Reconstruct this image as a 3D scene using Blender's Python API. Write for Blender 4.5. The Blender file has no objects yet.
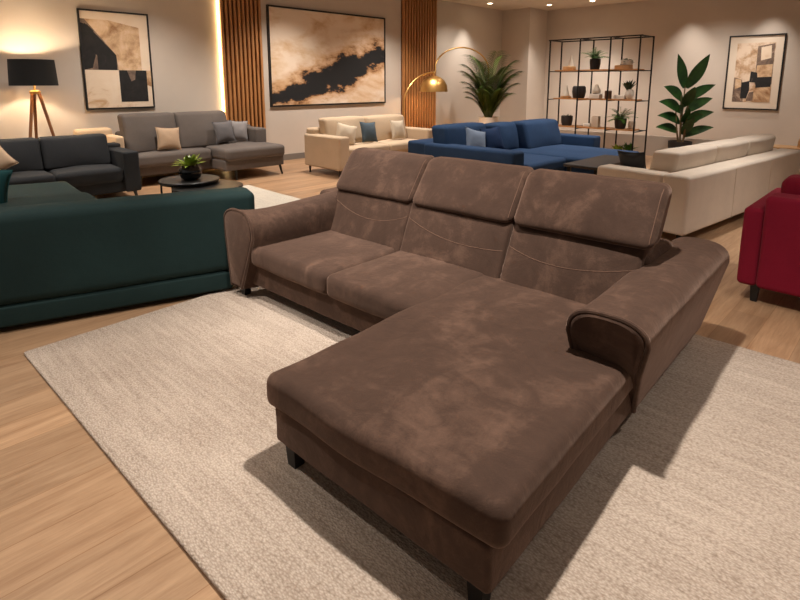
import bpy, bmesh, math, random
from mathutils import Vector, Matrix, noise
random.seed(7)
C = bpy.context.scene.collection
PI = math.pi
def R(d): return math.radians(d)

# ------------------------------------------------------------------ helpers
class MB:
    """collects vertices and faces; build() links them as ONE mesh object"""
    def __init__(s): s.v = []; s.f = []; s.m = []; s.mi = 0
    def add(s, vs, fs):
        o = len(s.v); s.v += [tuple(v) for v in vs]
        s.f += [tuple(i + o for i in f) for f in fs]; s.m += [s.mi] * len(fs); return s
    def box(s, x, y, z):
        vs = [(a, b, c) for a in x for b in y for c in z]
        return s.add(vs, [(0,1,3,2),(4,6,7,5),(0,4,5,1),(2,3,7,6),(0,2,6,4),(1,5,7,3)])
    def rbox(s, x, y, z, r=.03, n=(6,6,4), puff=(0,0,0), fn=None, k=3):
        c = Vector(((x[0]+x[1])/2, (y[0]+y[1])/2, (z[0]+z[1])/2))
        h = (abs(x[1]-x[0])/2, abs(y[1]-y[0])/2, abs(z[1]-z[0])/2)
        r = min(r, min(h)*.98)
        ax = []
        for a in range(3):
            inn = h[a]-r
            t = [r*math.tan(PI/4*i/k) for i in range(1, k+1)]
            ax.append([-inn-q for q in reversed(t)] + [-inn+2*inn*i/n[a] for i in range(n[a]+1)] + [inn+q for q in t])
        idx = {}; vs = []; fs = []
        def vert(p):
            key = tuple(round(q, 6) for q in p)
            if key in idx: return idx[key]
            q = Vector([max(-(h[a]-r), min(h[a]-r, p[a])) for a in range(3)])
            d = Vector(p)-q
            P = q + d.normalized()*r if d.length > 1e-9 else q
            u = [P[a]/h[a] for a in range(3)]
            for a in range(3):
                b, e = (a+1)%3, (a+2)%3
                if puff[a]: P[a] += puff[a]*u[a]*max(0,(1-u[b]**2))*max(0,(1-u[e]**2))
            P = P + c
            if fn: P = fn(P)
            idx[key] = len(vs); vs.append(P); return idx[key]
        for a in range(3):
            b, e = (a+1)%3, (a+2)%3
            for sg in (-1, 1):
                for i in range(len(ax[b])-1):
                    for j in range(len(ax[e])-1):
                        q = []
                        for (di, dj) in ((0,0),(1,0),(1,1),(0,1)):
                            p = [0,0,0]; p[a] = sg*h[a]; p[b] = ax[b][i+di]; p[e] = ax[e][j+dj]
                            q.append(vert(p))
                        fs.append(q if sg > 0 else q[::-1])
        return s.add(vs, fs)
    def tube(s, pts, rad, n=8, caps=True):
        pts = [Vector(p) for p in pts]; vs = []; fs = []
        prev = None
        for i, p in enumerate(pts):
            t = (pts[min(i+1, len(pts)-1)] - pts[max(i-1, 0)]).normalized()
            if prev is None:
                u = t.orthogonal().normalized()
            else:
                u = (prev - t*prev.dot(t)).normalized()
            prev = u; w = t.cross(u)
            rr = rad[i] if isinstance(rad, (list, tuple)) else rad
            for j in range(n):
                a = 2*PI*j/n; vs.append(p + (u*math.cos(a)+w*math.sin(a))*rr)
        for i in range(len(pts)-1):
            for j in range(n):
                fs.append((i*n+j, i*n+(j+1)%n, (i+1)*n+(j+1)%n, (i+1)*n+j))
        if caps:
            fs.append(tuple(range(n))[::-1]); fs.append(tuple((len(pts)-1)*n+j for j in range(n)))
        return s.add(vs, fs)
    def lathe(s, prof, n=32, c=(0,0,0), cap0=True, cap1=True):
        vs = []; fs = []; m = len(prof)
        for j in range(n):
            a = 2*PI*j/n
            for (r, z) in prof: vs.append((c[0]+r*math.cos(a), c[1]+r*math.sin(a), c[2]+z))
        for j in range(n):
            for i in range(m-1):
                fs.append((j*m+i, ((j+1)%n)*m+i, ((j+1)%n)*m+i+1, j*m+i+1))
        if cap0: fs.append(tuple(j*m for j in range(n))[::-1])
        if cap1: fs.append(tuple(j*m+m-1 for j in range(n)))
        return s.add(vs, fs)
    def loft(s, rings, caps=True):
        """rings: lists of equal length, closed cross-sections"""
        n = len(rings[0]); vs = [p for r in rings for p in r]; fs = []
        for i in range(len(rings)-1):
            for j in range(n):
                fs.append((i*n+j, i*n+(j+1)%n, (i+1)*n+(j+1)%n, (i+1)*n+j))
        if caps:
            fs.append(tuple(range(n))[::-1]); fs.append(tuple((len(rings)-1)*n+j for j in range(n)))
        return s.add(vs, fs)
    def leaf(s, base, d, up, L, W, droop=0., n=6, fold=.15):
        d = Vector(d).normalized(); side = d.cross(Vector(up)).normalized(); nn = side.cross(d).normalized()
        vs = []; fs = []
        for i in range(n+1):
            t = i/n
            w = W*math.sin(PI*min(1, (t*.95+.04)**.85))**.95*(1 if t < 1 else 0)
            p = Vector(base) + d*L*t - Vector((0,0,1))*droop*L*t*t
            vs += [p - side*w/2 + nn*w*fold, p, p + side*w/2 + nn*w*fold]
        for i in range(n):
            a = i*3
            fs += [(a, a+1, a+4, a+3), (a+1, a+2, a+5, a+4)]
        return s.add(vs, fs)
    def build(s, name, mat, parent=None, smooth=True, angle=40, loc=None, kind=None):
        me = bpy.data.meshes.new(name); me.from_pydata(s.v, [], s.f)
        mats = mat if isinstance(mat, (list, tuple)) else [mat]
        for m_ in mats: me.materials.append(m_)
        if len(mats) > 1: me.polygons.foreach_set('material_index', s.m)
        bm = bmesh.new(); bm.from_mesh(me); bmesh.ops.recalc_face_normals(bm, faces=bm.faces); bm.to_mesh(me); bm.free()
        if smooth: me.shade_smooth(); me.set_sharp_from_angle(angle=R(angle))
        o = bpy.data.objects.new(name, me); C.objects.link(o)
        if parent: o.parent = parent
        if loc: o.location = loc
        if kind: o['kind'] = kind
        return o

def tag(o, label, cat, group=None, kind=None):
    o['label'] = label; o['category'] = cat
    if group: o['group'] = group
    if kind: o['kind'] = kind
    return o
def thing(name, label, cat, loc=(0,0,0), rz=0, group=None):
    o = bpy.data.objects.new(name, None); C.objects.link(o); o.empty_display_size = .1
    o.location = loc; o.rotation_euler = (0, 0, rz)
    return tag(o, label, cat, group)
def copy_tree(o, parent=None):
    c = o.copy(); C.objects.link(c); c.parent = parent
    for ch in list(o.children): copy_tree(ch, c)
    return c

# ------------------------------------------------------------------ materials
def lin(c):
    return tuple((x/12.92 if x <= .04045 else ((x+.055)/1.055)**2.4) for x in [q/255 for q in c]) + (1,)
class NT:
    def __init__(s, name):
        s.mat = bpy.data.materials.new(name); s.mat.use_nodes = True
        s.t = s.mat.node_tree; s.b = s.t.nodes['Principled BSDF']
    def n(s, typ, **kw):
        q = s.t.nodes.new(typ)
        for k, v in kw.items():
            if k in q.inputs: q.inputs[k].default_value = v
            else: setattr(q, k, v)
        return q
    def l(s, a, b): s.t.links.new(a, b)
    def coord(s, kind='Object', scale=(1,1,1), rot=(0,0,0)):
        tc = s.n('ShaderNodeTexCoord'); mp = s.n('ShaderNodeMapping')
        mp.inputs['Scale'].default_value = scale; mp.inputs['Rotation'].default_value = rot
        s.l(tc.outputs[kind], mp.inputs['Vector']); return mp.outputs['Vector']
    def noise(s, vec, scale, detail=4, rough=.55, dist=0):
        q = s.n('ShaderNodeTexNoise'); q.inputs['Scale'].default_value = scale; q.inputs['Detail'].default_value = detail
        q.inputs['Roughness'].default_value = rough; q.inputs['Distortion'].default_value = dist
        s.l(vec, q.inputs['Vector']); return q.outputs['Fac']
    def ramp(s, fac, stops):
        q = s.n('ShaderNodeValToRGB'); e = q.color_ramp.elements
        while len(e) > 1: e.remove(e[-1])
        e[0].position = stops[0][0]; e[0].color = stops[0][1]
        for p, c in stops[1:]:
            k = e.new(p); k.color = c
        s.l(fac, q.inputs['Fac']); return q.outputs['Color']
    def bump(s, h, strength=.2, dist=.01, normal=None):
        q = s.n('ShaderNodeBump'); q.inputs['Strength'].default_value = strength; q.inputs['Distance'].default_value = dist
        s.l(h, q.inputs['Height'])
        if normal: s.l(normal, q.inputs['Normal'])
        return q.outputs['Normal']
    def math(s, op, a, b=None, c=None, clamp=False):
        q = s.n('ShaderNodeMath', operation=op); q.use_clamp = clamp
        for i, x in enumerate((a, b, c)):
            if x is None: continue
            if isinstance(x, (int, float)): q.inputs[i].default_value = x
            else: s.l(x, q.inputs[i])
        return q.outputs[0]
    def mix(s, fac, a, b):
        q = s.n('ShaderNodeMix', data_type='RGBA')
        for i, x in ((0, fac), (6, a), (7, b)):
            if isinstance(x, (int, float)): q.inputs[i].default_value = x
            elif isinstance(x, tuple): q.inputs[i].default_value = x
            else: s.l(x, q.inputs[i])
        return q.outputs[2]
def scale_c(c, f): return tuple(min(1, x*f) for x in c[:3]) + (1,)

def plain(name, rgb, rough=.5, metal=0, spec=.5, var=0, emit=None, estr=0, coat=0):
    m = NT(name); c = lin(rgb)
    m.b.inputs['Roughness'].default_value = rough; m.b.inputs['Metallic'].default_value = metal
    m.b.inputs['Specular IOR Level'].default_value = spec
    m.b.inputs['Coat Weight'].default_value = coat
    f = m.noise(m.coord(), 9, 3)
    m.l(m.ramp(f, [(.3, scale_c(c, 1-var)), (.7, scale_c(c, 1+var))]), m.b.inputs['Base Color'])
    if emit:
        m.b.inputs['Emission Color'].default_value = lin(emit); m.b.inputs['Emission Strength'].default_value = estr
    return m.mat
def fabric(name, rgb, var=.15, weave=260, bump=.25, sheen=.25, rough=.9, big=3.0, tint=None):
    """woven upholstery: fine weave, slight wear"""
    m = NT(name); c = lin(rgb); v = m.coord()
    m.b.inputs['Roughness'].default_value = rough; m.b.inputs['Specular IOR Level'].default_value = .2
    m.b.inputs['Sheen Weight'].default_value = sheen; m.b.inputs['Sheen Roughness'].default_value = .5
    m.b.inputs['Sheen Tint'].default_value = tint or tuple(.5*x*2.0+.5*(sum(c[:3])/3)*2.4 for x in c[:3])+(1,)
    a = m.noise(v, big, 5, .6); b = m.noise(v, weave, 2, .5)
    f = m.math('ADD', m.math('MULTIPLY', a, .65), m.math('MULTIPLY', b, .35))
    m.l(m.ramp(f, [(.3, scale_c(c, 1-var)), (.7, scale_c(c, 1+var))]), m.b.inputs['Base Color'])
    n1 = m.bump(b, bump, .002)
    m.l(m.bump(m.noise(v, 7, 3), .25, .012, n1), m.b.inputs['Normal'])
    return m.mat
def suede(name, dark, light, sheen=.35):
    """brushed microfibre: broad hand-swept nap strokes"""
    m = NT(name); v = m.coord()
    m.b.inputs['Roughness'].default_value = .85; m.b.inputs['Specular IOR Level'].default_value = .15
    m.b.inputs['Sheen Weight'].default_value = sheen; m.b.inputs['Sheen Roughness'].default_value = .45
    m.b.inputs['Sheen Tint'].default_value = lin((205, 170, 150))
    w1 = m.noise(m.coord(scale=(1.0, 2.2, 1.4), rot=(0, 0, .5)), 1.9, 6, .55, 1.2)
    w2 = m.noise(m.coord(scale=(1.6, 1.0, 1.2), rot=(0, 0, -.4)), 5, 5, .6, 1.5)
    w3 = m.noise(v, 26, 8, .72, .6)
    f = m.math('ADD', m.math('ADD', m.math('MULTIPLY', w1, .42), m.math('MULTIPLY', w2, .27)), m.math('ADD', m.math('MULTIPLY', w3, .19), m.math('MULTIPLY', m.noise(v, 150, 4, .75), .12)))
    m.l(m.ramp(f, [(.30, lin(dark)), (.5, scale_c(lin(dark), 1.55)), (.75, lin(light))]), m.b.inputs['Base Color'])
    n1 = m.bump(m.noise(v, 240, 3, .7), .3, .003)
    m.l(m.bump(m.math('ADD', w2, m.math('MULTIPLY', m.noise(v, 5, 3), 1.4)), .22, .02, n1), m.b.inputs['Normal'])
    return m.mat
def wood(name, c1, c2, along='x', plank=None, rough=.45, grain=1.0, seam=.6, coat=0):
    m = NT(name)
    sc = {'x': (1.2, 14, 14), 'y': (14, 1.2, 14), 'z': (14, 14, 1.2)}[along]
    v = m.coord(scale=sc)
    m.b.inputs['Roughness'].default_value = rough; m.b.inputs['Coat Weight'].default_value = coat
    g = m.noise(v, 1.1*grain, 8, .65, .8)
    g2 = m.noise(m.coord(scale=tuple(q*4 for q in sc)), 1.3*grain, 4, .7)
    f = m.math('ADD', m.math('MULTIPLY', g, .7), m.math('MULTIPLY', g2, .3))
    col = m.ramp(f, [(.3, lin(c1)), (.68, lin(c2))])
    if plank:
        br = m.n('ShaderNodeTexBrick'); br.offset = .37; br.squash = 1
        m.l(m.coord(), br.inputs['Vector'])
        br.inputs['Color1'].default_value = (.80, .80, .80, 1); br.inputs['Color2'].default_value = (1.08, 1.06, 1.04, 1)
        br.inputs['Mortar'].default_value = (seam, seam*.9, seam*.8, 1); br.inputs['Scale'].default_value = 1
        br.inputs['Mortar Size'].default_value = .0022; br.inputs['Brick Width'].default_value = plank[0]; br.inputs['Row Height'].default_value = plank[1]
        mx = m.n('ShaderNodeMix', data_type='RGBA', blend_type='MULTIPLY'); mx.inputs[0].default_value = 1
        m.l(col, mx.inputs[6]); m.l(br.outputs['Color'], mx.inputs[7]); col = mx.outputs[2]
    m.l(col, m.b.inputs['Base Color'])
    m.l(m.bump(f, .08, .004), m.b.inputs['Normal'])
    return m.mat
def plaster(name, rgb):
    m = NT(name); c = lin(rgb); v = m.coord()
    m.b.inputs['Roughness'].default_value = .92; m.b.inputs['Specular IOR Level'].default_value = .2
    m.l(m.ramp(m.noise(v, 1.2, 5), [(.3, scale_c(c, .95)), (.7, scale_c(c, 1.04))]), m.b.inputs['Base Color'])
    m.l(m.bump(m.noise(v, 60, 3), .08, .003), m.b.inputs['Normal'])
    return m.mat
def rug_mat(name, c1, c2, ang=0):
    m = NT(name)
    m.b.inputs['Roughness'].default_value = .97; m.b.inputs['Specular IOR Level'].default_value = .1
    m.b.inputs['Sheen Weight'].default_value = .15
    v = m.coord(scale=(150, 85, 90), rot=(0, 0, ang))
    vo = m.n('ShaderNodeTexVoronoi'); vo.inputs['Scale'].default_value = 1; m.l(v, vo.inputs['Vector'])
    loops = vo.outputs['Distance']
    st = m.noise(m.coord(scale=(42, 2.2, 1), rot=(0, 0, ang)), 1, 5, .6)
    sp = m.noise(m.coord(), 130, 3, .7)
    bg = m.noise(m.coord(), 1.8, 3)
    f = m.math('ADD', m.math('ADD', m.math('MULTIPLY', st, .34), m.math('MULTIPLY', sp, .30)), m.math('ADD', m.math('MULTIPLY', loops, -.28), m.math('MULTIPLY', bg, .22)))
    m.l(m.ramp(f, [(.14, lin(c1)), (.48, lin(c2))]), m.b.inputs['Base Color'])
    h = m.math('ADD', m.math('MULTIPLY', loops, -1), sp)
    m.l(m.bump(h, .6, .008), m.b.inputs['Normal'])
    return m.mat
def leafmat(name, c1, c2):
    m = NT(name); m.b.inputs['Roughness'].default_value = .38
    m.b.inputs['Specular IOR Level'].default_value = .5
    m.l(m.ramp(m.noise(m.coord(), 6, 3), [(.3, lin(c1)), (.7, lin(c2))]), m.b.inputs['Base Color'])
    m.b.inputs['Transmission Weight'].default_value = 0
    return m.mat

M = {}
M['wall'] = plaster('wall plaster', (200, 188, 175))
M['wall2'] = plaster('wall plaster right', (200, 188, 175))
M['ceil'] = plaster('ceiling paint', (212, 200, 184))
M['base'] = plain('baseboard paint', (120, 112, 104), .6)
M['floor'] = wood('oak plank floor', (140, 104, 74), (192, 156, 121), 'x', (1.9, .19), .42, 1.0, .72)
M['rug'] = rug_mat('looped wool rug', (150, 130, 113), (210, 191, 173))
M['rug2'] = rug_mat('pale rug', (190, 180, 165), (222, 212, 196))
M['brown'] = suede('brown microfibre', (53, 38, 30), (112, 85, 70), .5)
M['brownpipe'] = fabric('brown piping', (104, 78, 64), .1)
M['brownshade'] = fabric('dark seam fabric', (38, 26, 21), .1)
M['black'] = plain('black lacquer', (18, 17, 17), .35)
M['blackmetal'] = plain('black metal', (26, 25, 24), .45, .6)
M['green'] = fabric('bottle green velvet', (26, 44, 43), .2, 200, .2, .25, .8, 2.5)
M['char'] = fabric('charcoal weave', (41, 42, 44), .2, 220, .4, .2)
M['grey'] = fabric('warm grey weave', (102, 94, 89), .15, 240, .35, .25)
M['beige'] = fabric('beige weave', (196, 172, 144), .1, 240, .3, .2)
M['cream'] = fabric('cream weave', (218, 203, 186), .1, 220, .35, .2)
M['blue'] = fabric('royal blue weave', (40, 62, 92), .18, 220, .3, .2)
M['red'] = fabric('crimson weave', (120, 16, 38), .15, 220, .3, .3)
M['p_tan'] = fabric('tan pillow', (184, 158, 132), .12)
M['p_cream'] = fabric('cream pillow', (206, 188, 164), .08)
M['p_grey'] = fabric('grey pillow', (104, 101, 102), .18)
M['p_lgrey'] = fabric('light grey pillow', (140, 135, 134), .15)
M['p_slate'] = fabric('slate blue pillow', (76, 88, 96), .15)
M['p_ice'] = fabric('grey blue pillow', (112, 124, 142), .12)
M['p_navy'] = fabric('navy pillow', (26, 44, 74), .15)
M['p_dark'] = fabric('dark grey pillow', (62, 64, 66), .15)
M['p_teal'] = fabric('teal pillow', (20, 62, 64), .2, 200, .2, .4)
M['slat'] = wood('walnut slats', (132, 82, 42), (196, 138, 82), 'z', None, .5, 1.2)
M['slatback'] = plain('dark felt backing', (30, 18, 12), .9)
M['walnut'] = wood('walnut legs', (104, 62, 34), (156, 100, 58), 'z', None, .45)
M['oak'] = wood('oak boards', (150, 98, 52), (200, 140, 82), 'y', None, .5)
M['palewood'] = wood('pale wood', (188, 140, 90), (222, 178, 128), 'y', None, .5)
M['lampblack'] = plain('black lamp fabric', (20, 18, 17), .95)
M['lampin'] = plain('pale lamp lining', (235, 215, 180), .9)
M['brass'] = plain('brushed brass', (222, 176, 108), .4, 1.0, .5, .06)
M['bulb'] = plain('warm bulb', (255, 240, 210), .5, emit=(255, 206, 140), estr=30)
M['led'] = plain('warm light strip', (255, 240, 210), .5, emit=(255, 214, 150), estr=13)
M['spot'] = plain('downlight lens', (255, 250, 240), .5, emit=(255, 232, 200), estr=22)
M['white'] = plain('white ceramic', (226, 216, 202), .4, var=.03)
M['offwhite'] = plain('matt cream ceramic', (214, 198, 178), .7, var=.05)
M['darkpot'] = plain('charcoal ceramic', (44, 40, 38), .6, var=.15)
M['blackglaze'] = plain('black glazed ceramic', (16, 16, 17), .18, var=.1, coat=.4)
M['brownglass'] = plain('amber brown ceramic', (92, 62, 42), .35, var=.15)
M['soil'] = plain('potting soil', (40, 28, 20), .95, var=.3)
M['palmleaf'] = leafmat('palm leaf', (36, 64, 20), (104, 128, 48))
M['bigleaf'] = leafmat('broad leaf', (20, 50, 20), (48, 90, 36))
M['fernleaf'] = leafmat('fern leaf', (34, 76, 22), (84, 132, 42))
M['limeleaf'] = leafmat('lime leaf', (98, 122, 24), (168, 186, 62))
M['darkleaf'] = leafmat('dark leaf', (22, 44, 24), (46, 78, 40))
M['stem'] = plain('plant stem', (96, 104, 56), .6, var=.2)
M['trunk'] = plain('plant cane', (110, 92, 60), .8, var=.25)
M['tabletop'] = plain('black table top', (30, 28, 26), .38, var=.1)
M['browntable'] = plain('dark wood table', (40, 32, 27), .5, var=.2)
M['mat'] = plain('mount board', (222, 206, 186), .8)
M['frame'] = plain('black frame', (20, 18, 17), .45)

# ------------------------------------------------------------------ setting
def struct(name, mb, mat, smooth=False):
    return mb.build(name, mat, None, smooth, kind='structure')
WB, WA, ZC = 8.52, 13.32, 3.346
struct('floor', MB().box((-4, 13.5), (-6, 8.7), (-.1, 0)), M['floor'])
struct('ceiling', MB().box((-4, 13.5), (-6, 8.7), (ZC, ZC+.1)), M['ceil'])
struct('wall_left', MB().box((-4, 13.5), (WB, WB+.15), (0, ZC)), M['wall'])
struct('wall_right', MB().box((WA, WA+.15), (-6, WB), (0, ZC)), M['wall2'])
struct('wall_corner', MB().box((12.44, WA), (7.68, WB), (0, ZC)), M['wall'])
struct('wall_low', MB().box((10.95, 11.01), (-6, 6.5), (0, .40)), M['wall2'])
struct('baseboard_left', MB().box((-4, 12.44), (WB-.02, WB), (0, .11)), M['base'])
struct('baseboard_right', MB().box((WA-.02, WA), (-6, 7.68), (0, .11)), M['base'])

# ------------------------------------------------------------------ rugs
SA = R(3.1)
t = MB(); t.rbox((.615, 3.265), (-1.9, 3.28), (.001, .018), .008, (20, 30, 1), k=2)
o = t.build('area_rug', M['rug']); o.rotation_euler = (0, 0, SA)
tag(o, 'large beige looped rug lying under the brown corner sofa', 'rug')
t = MB(); t.rbox((1.75, 3.7), (4.75, 6.75), (.001, .012), .005, (8, 8, 1), k=2)
tag(t.build('area_rug', M['rug2']), 'pale cream rug under the two round black tables', 'rug')

# ------------------------------------------------------------------ soft pieces
def wr(amp, sc, seed=0):
    def f(P):
        n = noise.noise_vector(P*sc + Vector((seed*3.1, seed*1.7, 0)))
        return P + n*amp
    return f
def comp(*fs):
    def f(P):
        for q in fs: P = q(P)
        return P
    return f
def shear(ax, k, z0, by=2):
    def f(P):
        P = P.copy(); P[ax] += k*(P[by]-z0); return P
    return f
def piece(parent, name, mat, x, y, z, r=.04, n=(8,8,4), puff=(0,0,0), fn=None, org=(0,0,0), label=None):
    m = MB(); X = (x[0]-org[0], x[1]-org[0]); Y = (y[0]-org[1], y[1]-org[1])
    m.rbox(X, Y, z, r, n, puff, fn)
    o = m.build(name, mat, parent, angle=60)
    if label: o['label'] = label
    return o
def leg(parent, mat, x, y, h, top=.028, bot=.018, org=(0,0,0), square=True, splay=(0,0), z0=0):
    m = MB(); x -= org[0]; y -= org[1]
    if square:
        ring = lambda w, cx, cy, z: [(cx-w, cy-w, z), (cx+w, cy-w, z), (cx+w, cy+w, z), (cx-w, cy+w, z)]
        m.loft([ring(bot, x+splay[0], y+splay[1], z0), ring(top, x, y, h)])
    else:
        m.tube([(x+splay[0], y+splay[1], z0), (x, y, h)], [bot, top], 10)
    return m.build('leg', mat, parent, angle=30)

def pillow(name, label, mat, w, h, th, loc, rot, group=None, seed=0):
    """throw pillow standing in local x (width) / z (height), base at z=0"""
    m = MB(); N = 14; vs = []; fs = []
    for sg in (1, -1):
        for i in range(N+1):
            for j in range(N+1):
                u, v = 2*i/N-1, 2*j/N-1
                x = w/2*u*(1-.10*(1-v*v)); z = h/2*v*(1-.10*(1-u*u)) + h/2
                tt = th/2*(max(0, 1-u*u)*max(0, 1-v*v))**.55
                nz = noise.noise(Vector((u*1.6+seed, v*1.6, sg*3)))*.012*(1-u*u)*(1-v*v)
                vs.append((x, -sg*(tt+nz), z))
    K = (N+1)**2
    for s_ in range(2):
        for i in range(N):
            for j in range(N):
                a = s_*K+i*(N+1)+j; fs.append((a, a+N+1, a+N+2, a+1) if s_ else (a, a+1, a+N+2, a+N+1))
    m.add(vs, fs)
    rim = [(i, 0) for i in range(N)] + [(N, j) for j in range(N)] + [(N-i, N) for i in range(N)] + [(0, N-j) for j in range(N)]
    o = m.build(name, mat, None, angle=80)
    bm = bmesh.new(); bm.from_mesh(o.data); bmesh.ops.remove_doubles(bm, verts=bm.verts, dist=1e-5)
    bmesh.ops.recalc_face_normals(bm, faces=bm.faces); bm.to_mesh(o.data); bm.free()
    pts = [vs[i*(N+1)+j] for i, j in rim]; pts.append(pts[0])
    e = MB().tube(pts, .004, 6, False).build('welt', mat, o)
    o.location = (loc[0], loc[1], loc[2]+.012); o.rotation_euler = rot
    return tag(o, label, 'pillow', group)

# ---- the brown sectional -------------------------------------------------
br = thing('sectional_sofa', 'brown suede corner sofa with chaise and tilted headrests on the beige rug', 'sofa', (2*math.cos(SA)-1.6*math.sin(SA), 2*math.sin(SA)+1.6*math.cos(SA), .018), SA)
OB = (2.0, 1.6, 0)
BZ = .018
def bp(name, x, y, z, r=.04, n=(10,10,4), puff=(0,0,0), fn=None, mat='brown', label=None, par=None):
    return piece(par or br, name, M[mat], x, y, (z[0]-BZ, z[1]-BZ), r, n, puff, fn, OB, label)
# chaise
bp('chaise_base', (1.025, 2.9), (.61, 1.555), (.115, .275), .018, (12,8,2), fn=wr(.004, 6))
bp('chaise_cushion', (.995, 2.5), (.575, 1.575), (.262, .395), .04, (26,20,3), (0,0,.012), comp(lambda P: Vector((P.x + .028*max(0, (-.55-P.y))/.45*(1 if P.x < -.6 else 0), P.y, P.z)), wr(.007, 4)))
# left run
bp('seat_base', (1.86, 2.9), (1.48, 3.06), (.105, .275), .018, (8,12,2), fn=wr(.004, 6))
bp('seat_cushion', (1.80, 2.5), (1.50, 2.186), (.265, .398), .04, (12,14,3), (0,0,.014), wr(.007, 4, 2))
bp('seat_cushion', (1.80, 2.5), (2.18, 2.93), (.265, .400), .04, (12,14,3), (0,0,.014), wr(.007, 4, 3))
# backrests: leaning panels with headrests
bp('back_frame', (2.55, 2.98), (.72, 3.14), (.095, .635), .04, (6,16,6), fn=wr(.004, 5))
sections = [(2.160, 2.88), (1.435, 2.165), (.74, 1.432)]
lean = .42
from mathutils.bvhtree import BVHTree
def surface_line(obj, yz, off=.001):
    """points on the front (-x) face of obj along given (y, z) pairs"""
    tree = BVHTree.FromPolygons([v.co.copy() for v in obj.data.vertices], [tuple(p.vertices) for p in obj.data.polygons])
    out = []
    for y, z in yz:
        h = tree.ray_cast(Vector((-3, y-OB[1], z-BZ)), Vector((1, 0, 0)))
        if h[0] is not None: out.append(h[0] - Vector((off, 0, 0)))
    return out
for i, (y0, y1) in enumerate(sections):
    k = [0, 0, .05][i]
    b = bp('back_panel', (2.40, 2.60), (y0+.001, y1-.001), (.34, .72), .022, (5,16,14), (.022,0,0), comp(shear(0, lean+k, .38), wr(.005, 4, 10+i)))
    yz = []
    for q in range(41):
        s_ = q/40; y = y0+.012 + (y1-y0-.024)*s_
        # s_ = 0 at the right edge of the panel; the stitch rises towards the joint of panels one and two
        z = {0: .600 - .012*s_ - .055*math.sin(PI*s_**.8) + .03*s_**3, 1: .535 + .065*s_**2.2 - .02*math.sin(PI*s_), 2: .585 - .085*math.sin(PI*min(1, s_*.62)) + .06*s_**2}[i]
        yz.append((y, z))
    MB().tube(surface_line(b, yz, 0), .0026, 6).build('seam', M['brownpipe'], b)
    hy0, hy1 = [(2.150, 2.885), (1.425, 2.153), (.690, 1.427)][i]
    hk = [.69, .69, .64][i]
    hb = bp('headrest', (2.496, 2.625), (hy0, hy1), (.684, .965), .045, (4,18,10), (.022,0,.006), comp(shear(0, hk, .70), wr(.005, 4, 20+i)))
    for yy in (hy0+.022, hy1-.022):
        MB().tube(surface_line(hb, [(yy, .715+.235*q/14) for q in range(15)], 0), .0022, 6).build('end_seam', M['brownpipe'], hb)
    # steel brackets behind the headrest
    for yy in (hy0+.18, hy1-.18):
        MB().box((2.66-OB[0], 2.69-OB[0]), (yy-.02-OB[1], yy+.02-OB[1]), (.56, .74)).build('bracket', M['blackmetal'], hb, False)
# arms: lofted profile (y,z), front panel with welt
def arm(prof_front, prof_back, x0, x1, name, dip=0., slope=0., steps=12, pw=1):
    rings = []
    for s_ in range(steps+1):
        q = s_/steps; x = x0+(x1-x0)*q; q0 = q; q = q**pw
        ring = []
        for a, b in zip(prof_front, prof_back):
            y = a[0]*(1-q)+b[0]*q; z = a[1]*(1-q)+b[1]*q
            if z > .45: z -= dip*math.sin(PI*q)
            x_ = x + slope*max(0, .45-z)*(1-q)
            p = Vector((x_-OB[0], y-OB[1], z-BZ)); n_ = noise.noise_vector(p*4)*.006
            e = .2 if s_ in (0, steps) else 1
            ring.append(p + n_*e)
        rings.append(ring)
    m = MB(); m.loft(rings)
    # close rounded front edge
    o = m.build(name, M['brown'], br, angle=50)
    r0 = rings[0]
    cen = sum(r0, Vector())/len(r0)
    pan = [Vector((p.x, cen.y+(p.y-cen.y)*.92, cen.z+(p.z-cen.z)*.95)) for p in r0]
    f = MB(); f.loft([[p + Vector((.006,0,0)) for p in pan], [p + Vector((-.010,0,0)) for p in pan], [Vector((p.x-.016, cen.y+(p.y-cen.y)*.9, cen.z+(p.z-cen.z)*.93)) for p in pan]])
    pf = f.build('front_panel', M['brown'], o, angle=50)
    w = MB(); w.tube([p + Vector((-.002, 0, 0)) for p in r0], .010, 8, False).build('welt', M['brown'], o)
    return o
def profile(yo, yi, ztop, zo, zi, zb, yob, yib, n=14):
    """outer bottom -> outer side -> rounded top -> inner side -> bottom"""
    P = [(yob, zb), (yob+(yo-yob)*.33, zb+(zo-zb)*.33), (yob+(yo-yob)*.66, zb+(zo-zb)*.66)]
    for i in range(n+1):
        a = PI*i/n; c = (yo+yi)/2; rr = (yi-yo)/2
        y = c - rr*math.copysign(abs(math.cos(a))**.75, math.cos(a))
        base = zo*(1-i/n)+zi*i/n
        P.append((y, base + (ztop-base)*math.sin(a)**.75))
    P += [(yi+(yib-yi)*.4, zi+(zb-zi)*.4), (yib, zb+.02), (yib, zb)]
    return P
arm(profile(.510, .805, .600, .52, .50, .115, .608, .80), profile(.495, .80, .610, .51, .49, .10, .60, .80), 1.885, 3.17, 'armrest', slope=.7)
arm(profile(3.205, 2.875, .625, .52, .46, .085, 3.155, 3.03), profile(3.02, 2.80, .675, .56, .46, .085, 2.96, 2.86), 1.80, 2.70, 'armrest', dip=.035, pw=.6)
for (x, y) in ((1.085, .675), (1.075, 1.495), (1.86, 3.09), (2.88, .68), (2.80, 2.95)):
    leg(br, M['black'], x, y, .115, .029, .022, OB, z0=.0)

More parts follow.
